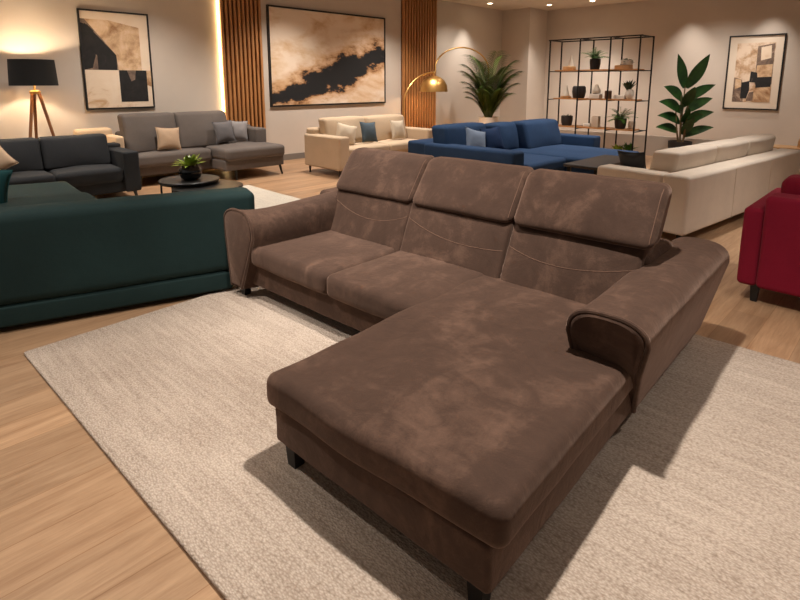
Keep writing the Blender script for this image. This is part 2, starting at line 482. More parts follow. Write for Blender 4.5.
# ---- generic box sofa ----------------------------------------------------
def sofa(name, label, org, rz, mat, parts, legs, legmat='black', cat='sofa', group=None, legr=(.022, .014), square=False, splay=None):
    root = thing(name, label, cat, (org[0], org[1], 0), rz, group)
    for i, p in enumerate(parts):
        nm, x, y, z = p[:4]; r = p[4] if len(p) > 4 else .035; puff = p[5] if len(p) > 5 else (0,0,0); fn = p[6] if len(p) > 6 else None
        nn = (8, 8, 5) if puff != (0,0,0) else (6, 6, 4)
        w_ = wr(.006 if puff != (0,0,0) else .003, 4, i)
        piece(root, nm, M[p[7] if len(p) > 7 else mat], x, y, z, r, nn, puff, comp(fn, w_) if fn else w_, org)
    for l_ in legs:
        leg(root, M[legmat], l_[0], l_[1], l_[2], legr[0], legr[1], org, square, l_[3] if len(l_) > 3 else (0, 0))
    return root
PF = (0, 0, .02); PB = (.0, .04, .015)
def back(x0, x1, y0, z0, z1, lean_=.22, d=.2, puff=(0, .05, .02), r=.07):
    """loose back cushion, front at y0 (bottom), leaning towards +y"""
    return ('back_cushion', (x0, x1), (y0, y0+d), (z0, z1), r, puff, None, None)
def lean_fn(org, k, z0): return shear(1, k, z0)

# grey chaise sofa by the left wall
sofa('chaise_sofa', 'warm grey chaise sofa with two tall back cushions beneath the tall geometric picture', (3.5, 7.8, 0), 0, 'grey', [
    ('seat_base', (2.52, 3.64), (7.70, 8.42), (.15, .30), .02),
    ('chaise_base', (3.62, 4.62), (7.24, 8.42), (.15, .31), .02),
    ('seat_cushion', (2.52, 3.62), (7.62, 8.2), (.28, .455), .05, PF),
    ('chaise_cushion', (3.62, 4.62), (7.18, 8.2), (.30, .475), .05, PF),
    ('back_frame', (2.52, 4.62), (8.2, 8.44), (.15, .74), .04),
    ('back_cushion', (2.50, 3.24), (7.86, 8.08), (.45, 1.00), .045, (.0,.035,.006), shear(1, .25, .45)),
    ('back_cushion', (3.25, 4.06), (7.86, 8.08), (.46, .995), .045, (.0,.035,.006), shear(1, .25, .45)),
    ('armrest', (4.40, 4.62), (7.72, 8.42), (.15, .71), .04),
  ], [(4.56, 7.28, .16, (.03, -.02)), (3.80, 7.28, .16, (.0, -.02)), (2.6, 7.75, .16), (4.56, 8.36, .16), (2.6, 8.36, .16)])
pillow('throw_pillow', 'tan pillow leaning on the left cushion of the grey chaise sofa', M['p_tan'], .34, .33, .13, (3.03, 7.74, .475), (R(-16), R(4), 0), None, 1)
pillow('throw_pillow', 'dark grey pillow on the grey chaise sofa, left of the lighter one', M['p_grey'], .34, .34, .13, (3.93, 7.78, .505), (R(-14), R(-2), R(4)), None, 2)
pillow('throw_pillow', 'lighter grey pillow behind the dark grey pillow beside the grey sofa arm', M['p_lgrey'], .34, .33, .12, (4.19, 7.90, .50), (R(-10), R(5), R(-8)), None, 3)

# sand coloured armchair half hidden behind the charcoal sofa
sofa('armchair', 'sand beige armchair half hidden behind the charcoal sofa', (2.2, 8.05, 0), 0, 'beige', [
    ('seat_base', (1.9, 2.46), (7.80, 8.34), (.12, .34), .02),
    ('seat_cushion', (1.9, 2.36), (7.78, 8.2), (.33, .46), .05, PF),
    ('backrest', (1.98, 2.44), (8.2, 8.42), (.12, .81), .05),
    ('armrest', (2.34, 2.45), (7.79, 8.36), (.12, .72), .035),
    ('armrest', (1.92, 2.03), (7.79, 8.36), (.12, .70), .035),
  ], [(1.9, 7.84, .14), (2.41, 7.84, .14), (1.9, 8.36, .14), (2.41, 8.36, .14)])

# charcoal sofa at the left edge
sofa('three_seat_sofa', 'charcoal fabric sofa at the left edge in front of the tripod lamp', (1.2, 7.3, 0), 0, 'char', [
    ('base', (.08, 2.14), (6.92, 7.66), (.12, .27), .02),
    ('seat_cushion', (1.42, 2.13), (6.88, 7.5), (.255, .425), .05, (0,0,.025)),
    ('seat_cushion', (.76, 1.42), (6.88, 7.5), (.255, .425), .05, (0,0,.025)),
    ('seat_cushion', (.18, .76), (6.88, 7.5), (.255, .425), .05, (0,0,.025)),
    ('back_frame', (.08, 2.31), (7.5, 7.70), (.12, .66), .03),
    ('back_cushion', (1.40, 2.12), (7.26, 7.46), (.42, .80), .04, (0,.035,.0), shear(1, .35, .42)),
    ('back_cushion', (.74, 1.39), (7.26, 7.46), (.42, .80), .04, (0,.035,.0), shear(1, .35, .42)),
    ('back_cushion', (.2, .73), (7.26, 7.46), (.42, .80), .04, (0,.035,.0), shear(1, .35, .42)),
    ('armrest', (2.13, 2.31), (6.86, 7.70), (.12, .61), .025),
    ('armrest', (.0, .18), (6.86, 7.70), (.12, .61), .025),
  ], [(2.24, 6.92, .13, (.03, -.0)), (.06, 6.92, .13), (2.24, 7.64, .13), (.06, 7.64, .13)])
pillow('throw_pillow', 'tan pillow tilted on the charcoal sofa at the left edge', M['p_tan'], .36, .34, .13, (.96, 7.05, .47), (R(-22), R(-30), R(6)), None, 4)

# beige loveseat below the big painting
sofa('loveseat', 'light beige loveseat with three throw pillows below the wide abstract painting', (6.05, 6.7, 0), 0, 'beige', [
    ('base', (5.0, 7.12), (6.34, 7.15), (.11, .29), .02),
    ('seat_cushion', (5.17, 6.06), (6.29, 6.95), (.28, .435), .05, PF),
    ('seat_cushion', (6.07, 6.95), (6.29, 6.95), (.28, .435), .05, PF),
    ('back_frame', (5.02, 7.1), (6.98, 7.2), (.11, .72), .04),
    ('back_cushion', (5.14, 6.00), (6.74, 6.94), (.43, .875), .05, (0,.035,.01), shear(1, .25, .43)),
    ('back_cushion', (6.04, 6.96), (6.74, 6.94), (.43, .865), .05, (0,.035,.01), shear(1, .25, .43)),
    ('armrest', (4.96, 5.17), (6.25, 7.18), (.11, .625), .035),
    ('armrest', (6.96, 7.17), (6.25, 7.18), (.11, .625), .035),
  ], [(5.02, 7.10, .12), (5.02, 6.32, .12), (7.1, 6.32, .12), (7.1, 7.1, .12)])
pillow('throw_pillow', 'cream pillow at the left end of the beige loveseat', M['p_cream'], .36, .34, .14, (5.32, 6.56, .455), (R(-15), R(14), R(-18)), None, 5)
pillow('throw_pillow', 'slate blue pillow in the middle of the beige loveseat', M['p_slate'], .38, .34, .13, (5.86, 6.56, .455), (R(-14), R(4), R(6)), None, 6)
pillow('throw_pillow', 'cream pillow at the right end of the beige loveseat', M['p_cream'], .36, .34, .13, (6.56, 6.58, .45), (R(-14), R(3), R(5)), None, 7)

# blue sofa
sofa('chaise_sofa', 'royal blue chaise sofa behind the brown sofa, in front of the palm', (6.9, 4.3, 0), 0, 'blue', [
    ('base', (5.6, 8.25), (3.5, 5.3), (.10, .29), .02),
    ('chaise_base', (6.72, 8.0), (3.0, 3.6), (.10, .29), .02),
    ('seat_cushion', (5.72, 6.71), (3.46, 4.8), (.28, .43), .05, PF),
    ('chaise_cushion', (6.71, 8.05), (2.98, 4.8), (.28, .44), .05, PF),
    ('back_frame', (5.52, 8.3), (5.0, 5.38), (.10, .61), .04),
    ('back_cushion', (5.60, 6.56), (4.64, 4.92), (.42, .845), .05, (0,.035,.01), shear(1, .2, .42)),
    ('back_cushion', (6.54, 7.12), (4.44, 4.72), (.42, .835), .05, (0,.035,.01), shear(1, .2, .42)),
    ('back_cushion', (7.03, 8.06), (4.24, 4.53), (.42, .845), .05, (0,.035,.01), shear(1, .3, .42)),
    ('armrest', (5.48, 5.74), (3.53, 5.02), (.10, .605), .04),
    ('armrest', (8.04, 8.3), (3.72, 5.1), (.10, .60), .035),
  ], [(5.56, 3.6, .11), (5.56, 5.3, .11), (8.2, 5.3, .11), (6.8, 3.06, .11), (7.95, 3.06, .11)])
pillow('throw_pillow', 'pale grey blue pillow on the royal blue sofa, left of the navy one', M['p_ice'], .40, .36, .14, (5.92, 4.42, .45), (R(-18), R(14), R(-10)), None, 8)
pillow('throw_pillow', 'navy pillow on the royal blue sofa beside the pale grey blue one', M['p_navy'], .42, .36, .14, (6.36, 4.40, .45), (R(-18), R(-4), R(-6)), None, 9)

# cream sofa seen from behind (local x along its back)
crm = sofa('three_seat_sofa', 'cream three-seat sofa seen from behind, right of the brown headrests', (5.0, 1.43, 0), R(-6.5), 'cream', [], [])
for i, p in enumerate([
    ('back_frame', (0, 3.1), (0, .24), (.09, .63), .035),
    ('armrest', (0.01, .24), (.235, .90), (.09, .625), .035),
    ('armrest', (2.86, 3.09), (.235, .90), (.09, .625), .035),
    ('base', (.2, 2.9), (.22, .84), (.09, .29), .02),
    ('seat_cushion', (.25, 1.12), (.24, .88), (.28, .43), .05, PF),
    ('seat_cushion', (1.13, 1.98), (.24, .88), (.28, .43), .05, PF),
    ('seat_cushion', (1.99, 2.85), (.24, .88), (.28, .43), .05, PF),
    ('back_cushion', (.22, 1.12), (.26, .50), (.43, .805), .035, (0,.02,.008), shear(1, -.15, .43)),
    ('back_cushion', (1.14, 1.98), (.26, .50), (.43, .805), .035, (0,.02,.008), shear(1, -.15, .43)),
    ('back_cushion', (2.0, 2.84), (.26, .50), (.43, .805), .035, (0,.02,.008), shear(1, -.15, .43)),
  ]):
    piece(crm, p[0], M['cream'], p[1], p[2], p[3], p[4], (8, 8, 5), p[5] if len(p) > 5 else (0,0,0), comp(p[6], wr(.006, 4, i)) if len(p) > 6 else wr(.003, 4, i))
for xx in (1.05, 2.05):
    MB().box((xx-.003, xx+.003), (-.004, .004), (.10, .60)).build('back_seam', M['cream'], crm, False)
for l_ in ((.1, .08), (.1, .82), (3.0, .08), (3.0, .82)):
    leg(crm, M['black'], l_[0], l_[1], .10, .022, .016)
pillow('throw_pillow', 'dark grey pillow at the arm end of the cream sofa', M['p_dark'], .28, .32, .12, (5.42, 2.05, .46), (R(-20), R(2), R(85)), None, 10)

# red sofa at right edge, facing away
sofa('loveseat', 'crimson loveseat cut off by the right edge of the picture', (4.4, -.3, 0), 0, 'red', [
    ('back_frame', (3.97, 4.2), (-1.3, .685), (.12, .735), .03),
    ('armrest', (3.985, 4.95), (.685, .80), (.12, .645), .03),
    ('armrest', (3.985, 4.95), (-1.42, -1.3), (.12, .645), .03),
    ('base', (4.18, 4.9), (-1.3, .69), (.12, .30), .02),
    ('seat_cushion', (4.2, 4.95), (-.31, .68), (.29, .44), .05, PF),
    ('seat_cushion', (4.2, 4.95), (-1.3, -.32), (.29, .44), .05, PF),
    ('back_cushion', (4.22, 4.46), (-.31, .66), (.44, .83), .06, (.04,0,.015)),
    ('back_cushion', (4.22, 4.46), (-1.3, -.32), (.44, .83), .06, (.04,0,.015)),
  ], [(4.07, .70, .13), (4.07, -1.3, .13), (4.86, .70, .13), (4.86, -1.3, .13)], legr=(.026, .018), square=True)

# green velvet sofa (rotated frame) with an angled chaise
GA = R(-17)
g = thing('corner_sofa', 'bottle green velvet corner sofa seen from behind at the left edge', 'sofa', (0, 3.6, 0), GA)
cg, sg_ = math.cos(GA), math.sin(GA)
go = (0*cg+3.6*sg_, -0*sg_+3.6*cg, 0)
def gp(name, x, y, z, r=.04, puff=(0,0,0), fn=None, n=(14,8,4), mat='green'):
    return piece(g, name, M[mat], x, y, z, r, n, puff, fn, go)
gp('back_frame', (-2.3, .80), (3.62, 3.86), (.165, .713), .055, (0,0,.01), wr(.004, 3, 1), (24,4,6))
gp('base', (-2.3, .62), (3.63, 4.7), (.035, .165), .02, (0,0,0), wr(.002, 3, 2), (20,6,2))
gp('seat_cushion', (-.82, .60), (3.88, 4.72), (.16, .38), .05, PF)
gp('seat_cushion', (-2.3, -.83), (3.88, 4.72), (.16, .38), .05, PF)
sl = lambda P: Vector((P.x - .25*(P.y-(5.23-go[1])), P.y, P.z))
gp('chaise_base', (-2.2, -.23), (4.7, 6.35), (.035, .30), .02, (0,0,0), sl, (12,8,2))
gp('bolster_cushion', (-2.2, -.175), (4.70, 5.60), (.26, .465), .09, (0,0,.01), comp(sl, wr(.003, 3, 4)), (14,8,3))
gp('chaise_cushion', (-2.2, -.20), (5.58, 6.5), (.26, .43), .05, (0,0,.0), comp(sl, wr(.003, 3, 5)), (14,8,3))
for (x, y) in ((.52, 3.72), (-2.1, 3.72), (.5, 4.6), (-.6, 6.3), (-2.1, 6.3)):
    leg(g, M['black'], x, y, .05, .03, .022, go)
pillow('throw_pillow', 'teal pillow on the green velvet chaise at the left edge', M['p_teal'], .42, .36, .16, (.52, 5.32, .435), (R(-30), R(10), R(-12)), None, 11)

# ------------------------------------------------------------------ tables
def round_table(label, x, y, z, r, legs):
    tb = thing('coffee_table', label, 'table', (x, y, .012), 0)
    MB().lathe([(r-.006, z-.022-.012), (r, z-.018-.012), (r, z-.004-.012), (r-.005, z-.012)], 48).build('table_top', M['tabletop'], tb, angle=30)
    MB().lathe([(r-.02, z-.05), (r-.012, z-.05), (r-.012, z-.034), (r-.02, z-.034), (r-.02, z-.05)], 40, cap0=False, cap1=False).build('apron_ring', M['blackmetal'], tb, angle=30)
    for a in legs:
        c_, s_ = math.cos(R(a)), math.sin(R(a))
        MB().tube([(c_*(r-.02), s_*(r-.02), 0), (c_*(r-.02), s_*(r-.02), z-.034)], .011, 8).build('leg', M['blackmetal'], tb)
round_table('taller round black coffee table, the one carrying the potted plant', 2.42, 5.70, .40, .315, (46, 106, 172))
round_table('lower round black coffee table tucked in front of the one with the potted plant', 2.50, 5.42, .35, .36, (155, 275, 35))
def foliage_burst(m, c, n, L, W, el=(20, 80), droop=.5, seed=1, spread=.02):
    rn = random.Random(seed)
    for i in range(n):
        a = 2*PI*i/n*1.618*2.7 + rn.uniform(-.3, .3); e = R(rn.uniform(*el))
        d = (math.cos(a)*math.cos(e), math.sin(a)*math.cos(e), math.sin(e))
        l_ = L*rn.uniform(.7, 1.1)
        b = (c[0]+math.cos(a)*spread, c[1]+math.sin(a)*spread, c[2])
        m.leaf(b, d, (0, 0, 1), l_, W*rn.uniform(.8, 1.2), droop*rn.uniform(.5, 1.2), 5)
    return m
def fern(m, c, n, L, seed=1, el=(15, 75), leaf=.055, w=.016):
    rn = random.Random(seed)
    for i in range(n):
        a = 2*PI*i*.618 + rn.uniform(-.2, .2); e = R(rn.uniform(*el)); l_ = L*rn.uniform(.75, 1.1)
        d = Vector((math.cos(a)*math.cos(e), math.sin(a)*math.cos(e), math.sin(e)))
        pts = [Vector(c) + d*l_*q/8 - Vector((0,0,1))*l_*.38*(q/8)**2 for q in range(9)]
        m.tube(pts, .0025, 4)
        for q in range(1, 9):
            tg = (pts[q]-pts[q-1]).normalized(); sd = tg.cross(Vector((0,0,1))).normalized()
            for s_ in (-1, 1):
                m.leaf(pts[q], tg*.6+sd*s_, (0,0,1), leaf*(1.15-q/11), w, .3, 3)
    return m
def potted(name, label, loc, pot_prof, potmat, fol, folmat, soil_r, soil_z, cat='plant', group=None):
    p = thing(name, label, cat, loc, 0, group)
    MB().lathe(pot_prof, 32).build('pot', M[potmat], p, angle=35)
    MB().lathe([(soil_r, soil_z-.01), (soil_r, soil_z)], 24).build('soil', M['soil'], p)
    fol.build('foliage', M[folmat], p, angle=80)
    return p
potted('potted_plant', 'lime green leafy plant in a black round pot on the round coffee table', (2.42, 5.66, .400),
    [(.066, 0), (.10, .02), (.118, .066), (.116, .115), (.09, .152), (.084, .162), (.076, .155), (.08, .14)], 'blackglaze',
    foliage_burst(MB(), (0, 0, .14), 50, .19, .05, (20, 88), .35, 3, .035), 'limeleaf', .074, .135)

# dark rectangular table between blue and cream sofas
tb = thing('coffee_table', 'dark low rectangular table between the blue and cream sofas', 'table', (6.25, 2.78, 0), 0)
MB().rbox((-.5, .62), (-.19, .24), (.465, .50), .008, (2,2,1)).build('table_top', M['browntable'], tb)
for sx in (-.44, .56):
    for sy in (-.14, .19):
        MB().box((sx-.018, sx+.018), (sy-.018, sy+.018), (0, .466)).build('leg', M['blackmetal'], tb, False)

# ------------------------------------------------------------------ tripod lamp
LX, LY = 1.53, 8.05
lp = thing('floor_lamp', 'tripod floor lamp with black drum shade and wooden legs behind the charcoal sofa', 'lamp', (LX, LY, 0))
sh = MB().lathe([(.245, 1.725), (.262, 1.405), (.256, 1.405), (.239, 1.725), (.245, 1.725)], 48, cap0=False, cap1=False)
so = sh.build('lamp_shade', M['lampblack'], lp, angle=30)
MB().lathe([(.254, 1.410), (.237, 1.722)], 48, cap0=False, cap1=False).build('shade_lining', M['lampin'], so, angle=30)
for i in range(3):
    a = R(20+120*i); MB().tube([(0, 0, 1.70), (.240*math.cos(a), .240*math.sin(a), 1.70)], .004, 6).build('spoke', M['blackmetal'], so)
MB().tube([(0, 0, 1.30), (0, 0, 1.70)], .012, 10).build('stem', M['brass'], lp)
MB().lathe([(.055, 1.30), (.06, 1.31), (.06, 1.335), (.03, 1.345)], 24).build('hub', M['brass'], lp)
MB().lathe([(.012, 1.50), (.035, 1.53), (.045, 1.57), (.035, 1.61), (.012, 1.625)], 20).build('bulb', M['bulb'], lp)
for a in (215, 335, 95):
    c_, s_ = math.cos(R(a)), math.sin(R(a))
    MB().tube([(c_*.30*1.0, s_*.30, 0), (c_*.04, s_*.04, 1.32)], [.014, .021], 10).build('leg', M['walnut'], lp)

# ------------------------------------------------------------------ slat panels
def slats(label, x0, x1, n, led):
    p = thing('slat_panel', label, 'wall panel', ((x0+x1)/2, WB-.03, .0), 0, None)
    xc = (x0+x1)/2
    MB().box((x0-xc, x1-xc), (.012, .03), (.0, ZC)).build('backing', M['slatback'], p, False)
    m = MB(); pitch = (x1-x0)/n
    for i in range(n):
        a = x0-xc+pitch*i
        m.rbox((a, a+pitch*.55), (-.05, .012), (.0, ZC), .004, (1,1,6), k=1)
    m.build('slats', M['slat'], p, angle=30)
    if led:
        MB().box((x0-xc-.022, x0-xc-.008), (-.005, .03), (.12, ZC)).build('light_strip', M['led'], p, False)
    return p
slats('vertical wooden slat panel with glowing strip, left of the wide abstract painting', 4.29, 5.07, 10, True)
slats('vertical wooden slat panel behind the arc lamp, right of the wide abstract painting', 8.55, 9.70, 13, False)

# ------------------------------------------------------------------ pictures
def picture(name, label, w, h, loc, rz, fw, mat_w, printer, depth=.035):
    """hangs in local x/z with its face towards -y; loc = centre on the wall plane"""
    p = thing(name, label, 'picture', loc, rz)
    f = MB()
    f.box((-w/2, w/2), (-depth, 0), (h/2-fw, h/2)); f.box((-w/2, w/2), (-depth, 0), (-h/2, -h/2+fw))
    f.box((-w/2, -w/2+fw), (-depth, 0), (-h/2+fw, h/2-fw)); f.box((w/2-fw, w/2), (-depth, 0), (-h/2+fw, h/2-fw))
    f.build('frame', M['frame'], p, False)
    iw, ih = w-2*fw, h-2*fw
    if mat_w:
        MB().box((-iw/2, iw/2), (-.018, -.004), (-ih/2, ih/2)).build('mount', M['mat'], p, False)
    printer(p, iw-2*mat_w, ih-2*mat_w)
    return p
def ink(name, stops, scale=3, detail=8, dist=1.0, rough=.65):
    m = NT(name); v = m.coord()
    m.b.inputs['Roughness'].default_value = .8
    m.l(m.ramp(m.noise(v, scale, detail, rough, dist), [(p, lin(c)) for p, c in stops]), m.b.inputs['Base Color'])
    return m.mat
CR, TN, BK = (226, 202, 174), (176, 132, 88), (26, 24, 24)
m_tan = ink('ink tan wash', [(.35, (140, 96, 58)), (.52, (206, 172, 134)), (.7, (230, 206, 180))], 3.2, 9, .25)
m_crm = ink('ink cream wash', [(.3, (196, 158, 118)), (.42, (226, 204, 178)), (.8, (234, 216, 194))], 3)
m_mix = ink('ink beige patches', [(.32, (120, 92, 68)), (.44, (190, 156, 122)), (.56, (226, 204, 180))], 3.4, 9, .2)
m_blk = ink('ink black', [(.3, (16, 15, 15)), (.62, (34, 31, 30)), (.78, (120, 104, 90))], 6)
m_grey = ink('ink grey', [(.3, (80, 66, 58)), (.55, (128, 106, 90)), (.75, (188, 166, 144))], 7)
def poly(p, name, pts, mat, y):
    m = MB(); n = len(pts)
    m.add([(a, y, b) for a, b in pts] + [(a, y+.0015, b) for a, b in pts], [tuple(range(n)), tuple(range(n, 2*n))[::-1]] + [(i, (i+1)%n, n+(i+1)%n, n+i) for i in range(n)])
    return m
def multi_print(p, w, h, shapes, bgmat):
    """one flat printed sheet: background and overlapping inked shapes, in fractions of w/h"""
    m = MB(); mats = [bgmat]
    m.box((-w/2, w/2), (-.0205, -.010), (-h/2, h/2))
    for i, (pts, mat) in enumerate(shapes):
        if mat not in mats: mats.append(mat)
        m.mi = mats.index(mat)
        q = poly(None, '', [((a-.5)*w, (b-.5)*h) for a, b in pts], mat, -.0205-.0006*(i+1))
        m.add(q.v, q.f)
    return m.build('print', mats, p, False)
def print1(p, w, h):
    multi_print(p, w, h, [
        ([(0, .40), (0, .92), (.06, .92), (.5, .56), (.5, .40)], m_grey),
        ([(0, .40), (.0, .88), (.10, .86), (.18, .80), (.18, .55), (.12, .42)], m_blk),
        ([(.06, .88), (.48, .56), (.48, .40), (.2, .40), (.2, .55), (.10, .62)], m_blk),
        ([(.06, .92), (.48, .56), (.5, .40), (.86, .40), (.86, .86), (.4, .92)], m_tan),
        ([(.5, .40), (1, .40), (1, .22), (.92, .24), (.88, .40)], m_tan),
        ([(.5, .06), (.5, .40), (.93, .40), (.93, .06)], m_blk),
        ([(.62, .40), (.68, .28), (.74, .30), (.76, .40)], m_grey),
    ], m_crm)
picture('framed_print', 'tall geometric black and tan print above the grey sofa, right of the tripod lamp', .94, 1.39, (2.68, WB, 1.755), 0, .022, .0, print1)
def print2(p, w, h):
    m = NT('ink cloud painting'); tc = m.n('ShaderNodeTexCoord'); sp = m.n('ShaderNodeSeparateXYZ'); m.l(tc.outputs['Object'], sp.inputs[0])
    u = m.math('ADD', m.math('DIVIDE', sp.outputs['X'], w), .5); v = m.math('ADD', m.math('DIVIDE', sp.outputs['Z'], h), .5)
    mp = m.n('ShaderNodeMapping'); mp.inputs['Scale'].default_value = (.8, 1, 1.5); mp.inputs['Rotation'].default_value = (0, R(12), 0); m.l(tc.outputs['Object'], mp.inputs[0])
    n1 = m.noise(mp.outputs[0], 2.6, 10, .66, .15); n2 = m.noise(mp.outputs[0], 1.5, 8, .62, .3)
    # dark diagonal bank: centre line v = .10 + .48*u (+ a bulge), half width varies
    cl = m.math('ADD', m.math('MULTIPLY', u, .56), .04)
    d = m.math('ABSOLUTE', m.math('SUBTRACT', v, cl))
    hw = m.math('ADD', m.math('MULTIPLY', m.math('SUBTRACT', .5, m.math('ABSOLUTE', m.math('SUBTRACT', u, .58))), .2), .03)
    f = m.math('SUBTRACT', m.math('ADD', d, m.math('MULTIPLY', m.math('SUBTRACT', n1, .5), .55)), hw)
    base = m.ramp(n2, [(.30, lin((186, 140, 96))), (.42, lin((214, 184, 150))), (.52, lin((228, 208, 186))), (.8, lin((234, 218, 200)))])
    warm = m.ramp(m.math('ADD', f, .0), [(.0, lin((22, 21, 22))), (.035, lin((40, 34, 32))), (.05, lin((140, 98, 58))), (.10, lin((192, 148, 102))), (.24, lin((224, 200, 174)))])
    k = m.ramp(f, [(.05, (0, 0, 0, 1)), (.26, (.9, .9, .9, 1))])
    m.l(m.mix(k, warm, base), m.b.inputs['Base Color']); m.b.inputs['Roughness'].default_value = .85
    m.l(m.bump(n1, .2, .01), m.b.inputs['Normal'])
    MB().box((-w/2, w/2), (-.034, -.008), (-h/2, h/2)).build('canvas', m.mat, p, False)
picture('framed_painting', 'wide abstract painting of a black cloud on tan, above the beige loveseat', 2.85, 1.79, (6.61, WB, 1.895), 0, .03, .0, print2, .045)
def print3(p, w, h):
    multi_print(p, w, h, [
        ([(.0, .0), (.0, .42), (.22, .38), (.30, .0)], m_grey),
        ([(.05, .22), (.04, .40), (.2, .38), (.22, .26)], m_tan),
        ([(.56, .30), (.55, .94), (.98, .98), (1, .30)], m_grey),
        ([(.66, .70), (.64, .92), (.90, .95), (.92, .74)], m_crm),
        ([(.56, .36), (.58, .62), (.98, .64), (.98, .36)], m_tan),
        ([(.42, .34), (.43, .52), (.60, .50), (.62, .42), (.98, .43), (.98, .26), (.60, .24), (.58, .33)], m_blk),
        ([(.22, .06), (.21, .33), (.42, .36), (.44, .20), (.38, .06)], m_blk),
        ([(.56, .0), (.56, .24), (1, .26), (1, .0)], m_tan),
        ([(.38, .02), (.44, .16), (.56, .18), (.56, .02)], m_grey),
    ], m_mix)
picture('framed_print', 'portrait abstract block print in a pale mount above the cream sofa', 1.01, 1.55, (WA, 2.775, 1.645), R(-90), .028, .135, print3)

# ------------------------------------------------------------------ arc lamp
al = thing('arc_lamp', 'brass arc floor lamp with dome shade beside the dark slat panel', 'lamp', (8.75, 7.72, 0))
ax_, ay_ = 8.75, 7.72
MB().lathe([(.0001, 1.585), (.06, 1.58), (.15, 1.55), (.235, 1.48), (.29, 1.38), (.305, 1.245), (.30, 1.245), (.283, 1.38), (.228, 1.475), (.145, 1.54), (.06, 1.57), (.0001, 1.575)], 48, cap0=False, cap1=False).build('lamp_shade', M['brass'], al, angle=40)
MB().lathe([(.015, 1.36), (.045, 1.38), (.055, 1.42), (.04, 1.47), (.015, 1.5)], 20).build('bulb', M['bulb'], al)
pts = [(-.92, 0, .03), (-.93, 0, .55)] + [(-.93+.93*(1-math.cos(q*PI/2)), 0, .95+.70*math.sin(q*PI/2)) for q in [i/14 for i in range(15)]]
MB().tube(pts, .018, 10).build('stem', M['brass'], al)
pts = [(0, 0, 1.58), (.06, 0, 1.72)]
for i in range(1, 19):
    a = PI - PI*i/18; pts.append((1.02 + .98*math.cos(a), 0, 1.72 + .50*math.sin(a)))
pts += [(2.0, 0, 1.2), (2.0, 0, .03)]
MB().tube(pts, .017, 10).build('arm', M['brass'], al)
MB().lathe([(.16, 0), (.16, .03), (.02, .035)], 32, (-.92, 0, 0)).build('base', M['brass'], al)
MB().lathe([(.16, 0), (.16, .03), (.02, .035)], 32, (2.0, 0, 0)).build('base', M['brass'], al)
MB().lathe([(.02, 1.575), (.02, 1.66), (.012, 1.67)], 16).build('socket', M['brass'], al)

# ------------------------------------------------------------------ palm
pl = thing('potted_palm', 'feathery green palm in a white pot behind the blue sofa', 'plant', (10.08, 7.2, 0))
MB().lathe([(.17, 0), (.20, .02), (.225, .64), (.225, .66), (.21, .66), (.205, .56)], 36).build('pot', M['white'], pl, angle=35)
MB().lathe([(.206, .56), (.206, .575)], 24).build('soil', M['soil'], pl)
rn = random.Random(5)
for i in range(34):
    a = 2*PI*i*.618 + rn.uniform(-.2, .2); q = (i+.5)/34
    e = R(88 - 17*q**.9); L = rn.uniform(1.52, 1.86)*(1.0 - .55*q)
    st = Vector((.05*math.cos(a), .05*math.sin(a), .56))
    d = Vector((math.cos(a)*math.cos(e), math.sin(a)*math.cos(e), math.sin(e)))
    K = 16; pts = []
    for k in range(K+1):
        s_ = k/K
        pts.append(st + d*L*1.15*s_ + Vector((math.cos(a), math.sin(a), 0))*.22*L*s_**2.2 - Vector((0, 0, 1))*L*.30*s_**2.8)
    m = MB(); m.tube(pts, [.009*(1-.8*k/K) for k in range(K+1)], 5); m.mi = 1
    for k in range(4, K+1):
        tg = (pts[k]-pts[k-1]).normalized(); sd = tg.cross(Vector((0, 0, 1)))
        sd = sd.normalized() if sd.length > .05 else Vector((-math.sin(a), math.cos(a), 0))
        for s_ in (-1, 1):
            for half in (0, .5):
                b = pts[k-1].lerp(pts[k], half+.25)
                ll = (.10+.20*L)*(.55+.45*math.sin(PI*min(1, (k-3)/(K-3)*.85+.1)))
                m.leaf(b, tg*.9+sd*s_*.75, (0, 0, 1), ll, .031, .4, 4, .2)
    m.build('frond', [M['stem'], M['palmleaf']], pl, angle=80)

# ------------------------------------------------------------------ broad-leaf plant
bl = thing('potted_plant', 'tall broad-leaved plant in a dark pot right of the metal shelf', 'plant', (10.5, 3.22, 0))
MB().lathe([(.15, 0), (.18, .02), (.20, .36), (.20, .38), (.185, .38), (.18, .34)], 32).build('pot', M['darkpot'], bl, angle=35)
MB().lathe([(.182, .34), (.182, .355)], 24).build('soil', M['soil'], bl)
rv = Vector((.7071, -.7071, 0)); fwd = Vector((.7071, .7071, 0))
stems = [(-.09, 1.05), (-.04, 1.25), (.0, 1.42), (.05, 1.2), (.09, 1.0)]
for sx, hh in stems:
    b = rv*sx*.5 + fwd*random.uniform(-.05, .05)
    MB().tube([b+Vector((0,0,.34)), b+rv*sx*.7+Vector((0,0,.34+(hh-.34)*.5)), rv*sx*1.6+Vector((0,0,hh))], [.018, .014, .010], 8).build('stem', M['trunk'], bl)
leaves = [  # side offset of base, z base, lateral, up, L, W, droop
    (-.02, 1.34, -.36, .95, .66, .22, .0), (.03, 1.34, .38, .95, .68, .21, .0), (-.03, 1.10, -.80, 1.0, .66, .21, .36), (.05, 1.10, .85, 1.1, .68, .18, .32),
    (-.05, .90, -.9, .95, .68, .21, .42), (.05, .90, .85, 1.1, .64, .19, .35), (-.04, .70, -.95, .85, .64, .20, .42), (.06, .70, .85, 1.0, .66, .19, .4),
    (-.06, .54, -1, .65, .56, .18, .35), (.08, .46, .9, .85, .60, .16, .35), (.0, 1.0, .12, .85, .50, .20, .15), (.0, .72, -.15, .8, .48, .19, .15), (.02, .5, .2, .8, .44, .17, .1), (-.02, .86, -.5, .8, .50, .19, .3), (.03, .66, .5, .8, .48, .19, .3)]
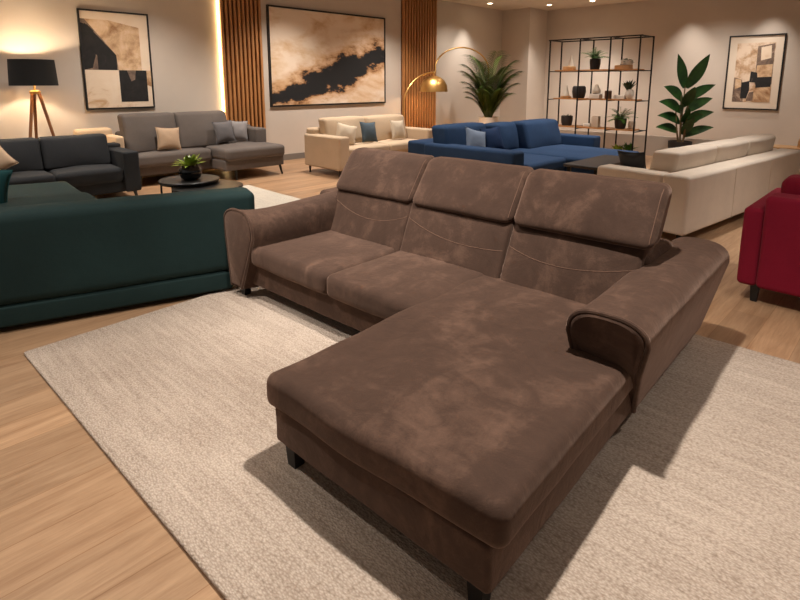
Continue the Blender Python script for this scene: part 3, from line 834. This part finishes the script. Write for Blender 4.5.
for i, (sx, z, lat, up, L, W, dr) in enumerate(leaves):
    m = MB(); dv = rv*lat + Vector((0, 0, up)) - fwd*(.35 if i < 10 else .7)*(1 if i % 2 else .6)
    m.leaf(rv*sx + Vector((0, 0, z)), dv, -fwd+Vector((0,0,.6)), L, W, dr, 9, .12)
    m.build('leaf', M['bigleaf'], bl, angle=80)

# ------------------------------------------------------------------ metal shelf and what stands on it
SX0, SX1 = 9.75, 10.25
k_ = .777
FB = [5.53, 4.90, 4.31, 3.78]; SB = [5.55, 4.87, 4.30, 3.74]
sf = thing('display_shelf', 'open black metal shelf with wooden boards standing behind the blue sofa', 'shelf', (10.0, 4.65, 0))
P_ = lambda x, y: (x-10.0, y-4.65)
w = .011
for xx, bs in ((SX0, FB), (SX1, SB)):
    for b in bs:
        X, Y = P_(xx, b)
        MB().box((X-w, X+w), (Y-w, Y+w), (0, 2.27)).build('post', M['blackmetal'], sf, False)
rails = MB()
for z in (2.27,):
    for xx in (SX0, SX1):
        X, Y0 = P_(xx, 5.55); _, Y1 = P_(xx, 3.75)
        rails.box((X-w, X+w), (Y1-w, Y0+w), (z-2*w, z))
    for b in FB:
        _, Y = P_(0, b); rails.box((SX0-10, SX1-10), (Y-w, Y+w), (z-2*w, z))
for z in (1.685, 1.135, .585, .06):
    for b in FB:
        _, Y = P_(0, b); rails.box((SX0-10, SX1-10), (Y-w, Y+w), (z-.038, z-.022))
    X, Y0 = P_(SX1, 5.55); _, Y1 = P_(SX1, 3.75)
    rails.box((X-.006, X+.006), (Y1, Y0), (z-.038, z-.022))
rails.build('rail', M['blackmetal'], sf, False)
ROW = [1.685, 1.135, .585, .06]
for z in ROW:
    MB().box((9.84-10, 10.18-10), (3.84-4.65, 5.46-4.65), (z-.022, z)).build('shelf_board', M['oak'], sf, False)
SXM = 10.0; SCL = 1.06
def by(b): return b*k_
def onshelf(name, label, cat, b, row, prof=None, mat='white', box=None, x=SXM, extra=None, group=None, rz=0):
    loc = (x, by(b), ROW[row])
    if prof: o = MB().lathe(prof, 28).build(name, M[mat], None, angle=35)
    else: o = MB().rbox((-box[0]/2, box[0]/2), (-box[1]/2, box[1]/2), (0, box[2]), .008, (2,2,1)).build(name, M[mat], None)
    for v_ in o.data.vertices: v_.co *= SCL
    o.location = loc; o.rotation_euler = (0, 0, rz)
    return tag(o, label, cat, group)
POT = lambda r, h: [(r*.78, 0), (r*.84, .005), (r, h*.6), (r, h), (r*.9, h), (r*.88, h*.85)]
CONE = lambda r, h: [(r*.9, 0), (r, .01), (r*.75, h*.35), (r*.32, h*.75), (r*.25, h), (r*.16, h)]
# top row
onshelf('wooden_box', 'round wooden box on the top shelf board, carrying a white bottle', 'box', 6.73, 0, [(.115, 0), (.12, .008), (.12, .06), (.113, .066)], 'palewood')
o = onshelf('bottle_vase', 'slim white bottle vase on the round wooden box, top shelf board', 'vase', 6.69, 0, CONE(.055, .20), 'offwhite'); o.location.z += .066*SCL
potted('potted_fern', 'bright green fern in a dark pot on the top shelf board', (SXM, by(6.05), ROW[0]), POT(.10, .20), 'darkpot', fern(MB(), (0, 0, .18), 34, .36, 11, (25, 88), .065, .022), 'fernleaf', .088, .175)
onshelf('keepsake_box', 'low pale wooden box on the top shelf board under the white bowl', 'box', 5.34, 0, None, 'palewood', (.16, .26, .07))
o = onshelf('planter_bowl', 'white bowl on the low pale box, top shelf board', 'bowl', 5.27, 0, [(.085, 0), (.095, .01), (.10, .085), (.09, .085), (.085, .03)], 'white'); o.location.z += .07*SCL
foliage_burst(MB(), (0, 0, .04), 30, .10, .05, (5, 80), .2, 21, .05).build('succulent', M['darkleaf'], o, angle=80)
# middle row
onshelf('wooden_dish', 'small wooden dish on the second shelf board under the white cone vase', 'dish', 6.78, 1, [(.085, 0), (.095, .008), (.10, .035), (.09, .035)], 'palewood')
o = onshelf('bottle_vase', 'white cone shaped vase on the wooden dish, second shelf board', 'vase', 6.78, 1, CONE(.065, .20), 'offwhite'); o.location.z += .035*SCL
onshelf('black_vase', 'squat matt black vase on the second shelf board', 'vase', 6.43, 1, [(.09, 0), (.105, .02), (.125, .12), (.118, .20), (.10, .225), (.09, .225), (.09, .19)], 'darkpot')
onshelf('keepsake_box', 'white box under the pear shaped vase on the second shelf board', 'box', 5.99, 1, None, 'white', (.14, .20, .085))
o = onshelf('bottle_vase', 'cream pear shaped vase on the white box, second shelf board', 'vase', 5.97, 1, [(.05, 0), (.07, .02), (.075, .06), (.04, .12), (.025, .16), (.022, .17)], 'offwhite'); o.location.z += .085*SCL
onshelf('candle_jar', 'amber brown cylinder jar on the second shelf board', 'jar', 5.67, 1, [(.055, 0), (.06, .008), (.06, .14), (.052, .145), (.05, .12)], 'brownglass')
onshelf('keepsake_box', 'low white box beside the white bud vase on the second shelf board', 'box', 5.37, 1, None, 'white', (.13, .19, .07))
vz = onshelf('bud_vase', 'white oval vase with dark foliage on the second shelf board', 'vase', 5.15, 1, [(.04, 0), (.062, .03), (.072, .09), (.06, .15), (.035, .175), (.03, .17)], 'white')
foliage_burst(MB(), (0, .03, .15), 36, .23, .06, (45, 88), .15, 22, .02).build('foliage', M['darkleaf'], vz, angle=80)
# third row
potted('potted_plant', 'dark square pot with low sprigs on the third shelf board behind the blue cushion', (SXM, by(6.72), ROW[2]), POT(.115, .19), 'darkpot', foliage_burst(MB(), (0, 0, .16), 14, .09, .03, (10, 70), .2, 23, .05), 'darkleaf', .10, .165)
onshelf('keepsake_box', 'small white box beside the cream block on the third shelf board', 'box', 6.15, 2, None, 'white', (.10, .13, .06))
onshelf('ceramic_block', 'tall cream ceramic block on the third shelf board', 'ornament', 5.94, 2, None, 'offwhite', (.11, .13, .20))
potted('potted_fern', 'spreading dark green fern in a charcoal pot on the third shelf board', (SXM, by(5.32), ROW[2]), POT(.105, .19), 'darkpot', fern(MB(), (0, 0, .17), 36, .38, 12, (15, 75), .07, .02), 'fernleaf', .092, .165)
onshelf('bud_vase', 'small cream pot beside the charcoal pot of the spreading fern', 'vase', 5.07, 2, [(.05, 0), (.058, .01), (.065, .10), (.055, .135), (.045, .13)], 'offwhite', x=10.06)
# bottom row
potted('potted_plant', 'yellow green bushy plant low behind the blue seat on the bottom shelf board', (SXM, by(5.34), ROW[3]), POT(.10, .12), 'palewood', foliage_burst(MB(), (0, 0, .10), 40, .16, .05, (5, 85), .3, 25, .05), 'limeleaf', .088, .10)
potted('potted_plant', 'dark leafy plant beside the yellow green one on the bottom shelf board', (SXM+.03, by(5.10), ROW[3]), POT(.075, .12), 'darkpot', foliage_burst(MB(), (0, 0, .11), 26, .22, .05, (30, 88), .2, 26, .03), 'fernleaf', .066, .10)

# ------------------------------------------------------------------ wooden bench with arched mirror at right
bn = thing('console_bench', 'pale wooden bench behind the right end of the cream sofa', 'bench', (10.2, 1.2, 0))
MB().rbox((-.2, .2), (-.85, .70), (.40, .45), .01, (2,2,1)).build('top', M['palewood'], bn)
for sx in (-.15, .15):
    for sy in (-.78, .62):
        MB().box((sx-.02, sx+.02), (sy-.02, sy+.02), (0, .40)).build('leg', M['palewood'], bn, False)
MB().box((-.16, .16), (-.8, .64), (.34, .40)).build('apron', M['walnut'], bn, False)
ar = thing('arched_cabinet', 'arched pale wooden box standing on the bench at the right edge', 'ornament', (10.2, 1.22, .45))
out = [(.20, 0), (.20, .08)] + [(.20*math.cos(a), .08+.14*math.sin(a)) for a in [PI*i/12 for i in range(1, 12)]] + [(-.20, .08), (-.20, 0)]
inn = [(a*.82, .0+b*.86) for a, b in out]
def ringface(x): return [(x, -a, b) for a, b in out]
m = MB()
n = len(out)
vs = [(-.08, -a, b) for a, b in out] + [(-.08, -a, b) for a, b in inn] + [(.08, -a, b) for a, b in out] + [(.08, -a, b) for a, b in inn]
fs = []
for i in range(n-1):
    fs += [(i, i+1, n+i+1, n+i), (2*n+i, 3*n+i, 3*n+i+1, 2*n+i+1), (i, 2*n+i, 2*n+i+1, i+1), (n+i, n+i+1, 3*n+i+1, 3*n+i)]
m.add(vs, fs); m.build('frame', M['palewood'], ar, angle=40)
m = MB(); m.loft([[(.0, -a, b) for a, b in inn], [(.03, -a, b) for a, b in inn]]); m.build('back_panel', M['walnut'], ar, angle=40)

# ------------------------------------------------------------------ ceiling downlights, lamps and added spots without fixtures
W1 = (1.0, .92, .84); W2 = (1.0, .95, .89)
def light(kind, name, loc, power, color=W1, radius=.06, size=70, blend=.6, target=None):
    d = bpy.data.lights.new(name, kind); d.energy = power; d.color = color; d.shadow_soft_size = radius
    if kind == 'SPOT': d.spot_size = R(size); d.spot_blend = blend
    o = bpy.data.objects.new(name, d); C.objects.link(o); o.location = loc
    if target: o.rotation_euler = (Vector(target)-Vector(loc)).to_track_quat('-Z', 'Y').to_euler()
    return o
DL = [(11.05, 7.95, 'round ceiling downlight above the palm corner, left of three'), (12.28, 7.05, 'round ceiling downlight in the middle of three'), (12.42, 6.0, 'round ceiling downlight above the metal shelf, right of three')]
proto = None
for (x, y, lab) in DL:
    if proto is None:
        proto = thing('ceiling_downlight', lab, 'light', (x, y, ZC), 0, 'recessed ceiling downlights')
        MB().lathe([(.085, 0), (.085, -.012), (.06, -.016), (.058, -.004)], 28, cap0=False, cap1=False).build('trim_ring', M['white'], proto, angle=30)
        MB().lathe([(.058, -.005), (.05, -.010), (.0001, -.012)], 28, cap0=False, cap1=False).build('lens', M['spot'], proto, angle=60)
    else:
        d = copy_tree(proto); d.location = (x, y, ZC); d['label'] = lab
def down(x, y, p, size=75, blend=.7, tgt=None, r=.05, col=W1):
    light('SPOT', 'downlight', (x, y, ZC-.03), p, col, r, size, blend, tgt or (x, y, 0))  # names every ceiling spot, including added ones that have no fixture
down(10.75, 8.08, 120, 66, 1, (10.75, 8.40, 0))
down(12.28, 7.05, 120, 80, .9)
down(12.42, 6.0, 200, 85, .9)
down(12.85, 4.05, 80, 72, 1, (13.1, 4.05, 0)); down(12.85, 2.55, 90, 72, 1, (13.1, 2.55, 0)); down(12.6, .4, 200, 80, 1); down(11.7, 3.4, 170, 110, 1, (12.6, 3.4, .6)); down(11.5, 6.2, 150, 110, 1, (12.4, 6.4, .8)); down(10.0, 7.2, 120, 100, 1, (10.4, 8.2, .8))  # wide spots aimed at the walls are added general light, without fixtures
down(10.2, 4.6, 130, 95, .9); down(10.0, 2.4, 80, 95, .9)  # spots added to brighten shelf, plant and low wall, no fixtures
for x, p in ((.2, 160), (2.9, 230), (5.4, 300), (7.8, 300)): down(x, 7.0, p, 105, 1, (x, 7.7, 0))
KEY = [(1.55, 1.0, 430, 114), (.4, 5.2, 150, 80), (3.1, 3.5, 230, 74), (8.8, 4.7, 150, 90), (4.6, 4.3, 190, 80), (7.0, 3.8, 280, 80), (3.2, 5.7, 210, 80), (5.8, 5.6, 200, 80), (6.2, 1.6, 220, 80), (9.0, 3.0, 140, 90), (5.7, -.5, 260, 88), (2.7, -.7, 110, 90), (9.0, 6.0, 180, 90), (1.6, 6.6, 110, 75)]  # includes unseen spots added to brighten shelf, green chaise and cream sofa back
down(.9, 2.9, 330, 58, 1, (2.5, 2.7, .5), .06, W2); down(-.2, 3.0, 200, 80, 1, (.9, 3.0, 0), .06, W2)
for x, y, p, a_ in KEY: down(x, y, p, a_, 1, None, .06, W2)
light('POINT', 'tripod_lamp_bulb', (LX, LY, 1.60), 120, (1, .80, .57), .05)
light('POINT', 'arc_lamp_bulb', (ax_, ay_, 1.33), 12, (1, .74, .45), .04)

# ------------------------------------------------------------------ world, camera, view
wd = bpy.data.worlds.new('World'); bpy.context.scene.world = wd; wd.use_nodes = True
bg = wd.node_tree.nodes['Background']; bg.inputs['Color'].default_value = (1, .92, .84, 1); bg.inputs['Strength'].default_value = .21
cam = bpy.data.cameras.new('Camera'); co = bpy.data.objects.new('Camera', cam); C.objects.link(co)
cam.sensor_width = 36; cam.lens = 530/800*36; cam.shift_y = -125/800
co.location = (0, 0, 1.45); co.rotation_euler = (R(90)-math.atan(93/530), 0, R(-45))
sc = bpy.context.scene; sc.camera = co
sc.view_settings.view_transform = 'Standard'; sc.view_settings.look = 'None'; sc.view_settings.gamma = 1
sc.view_settings.use_curve_mapping = False; sc.view_settings.exposure = .36
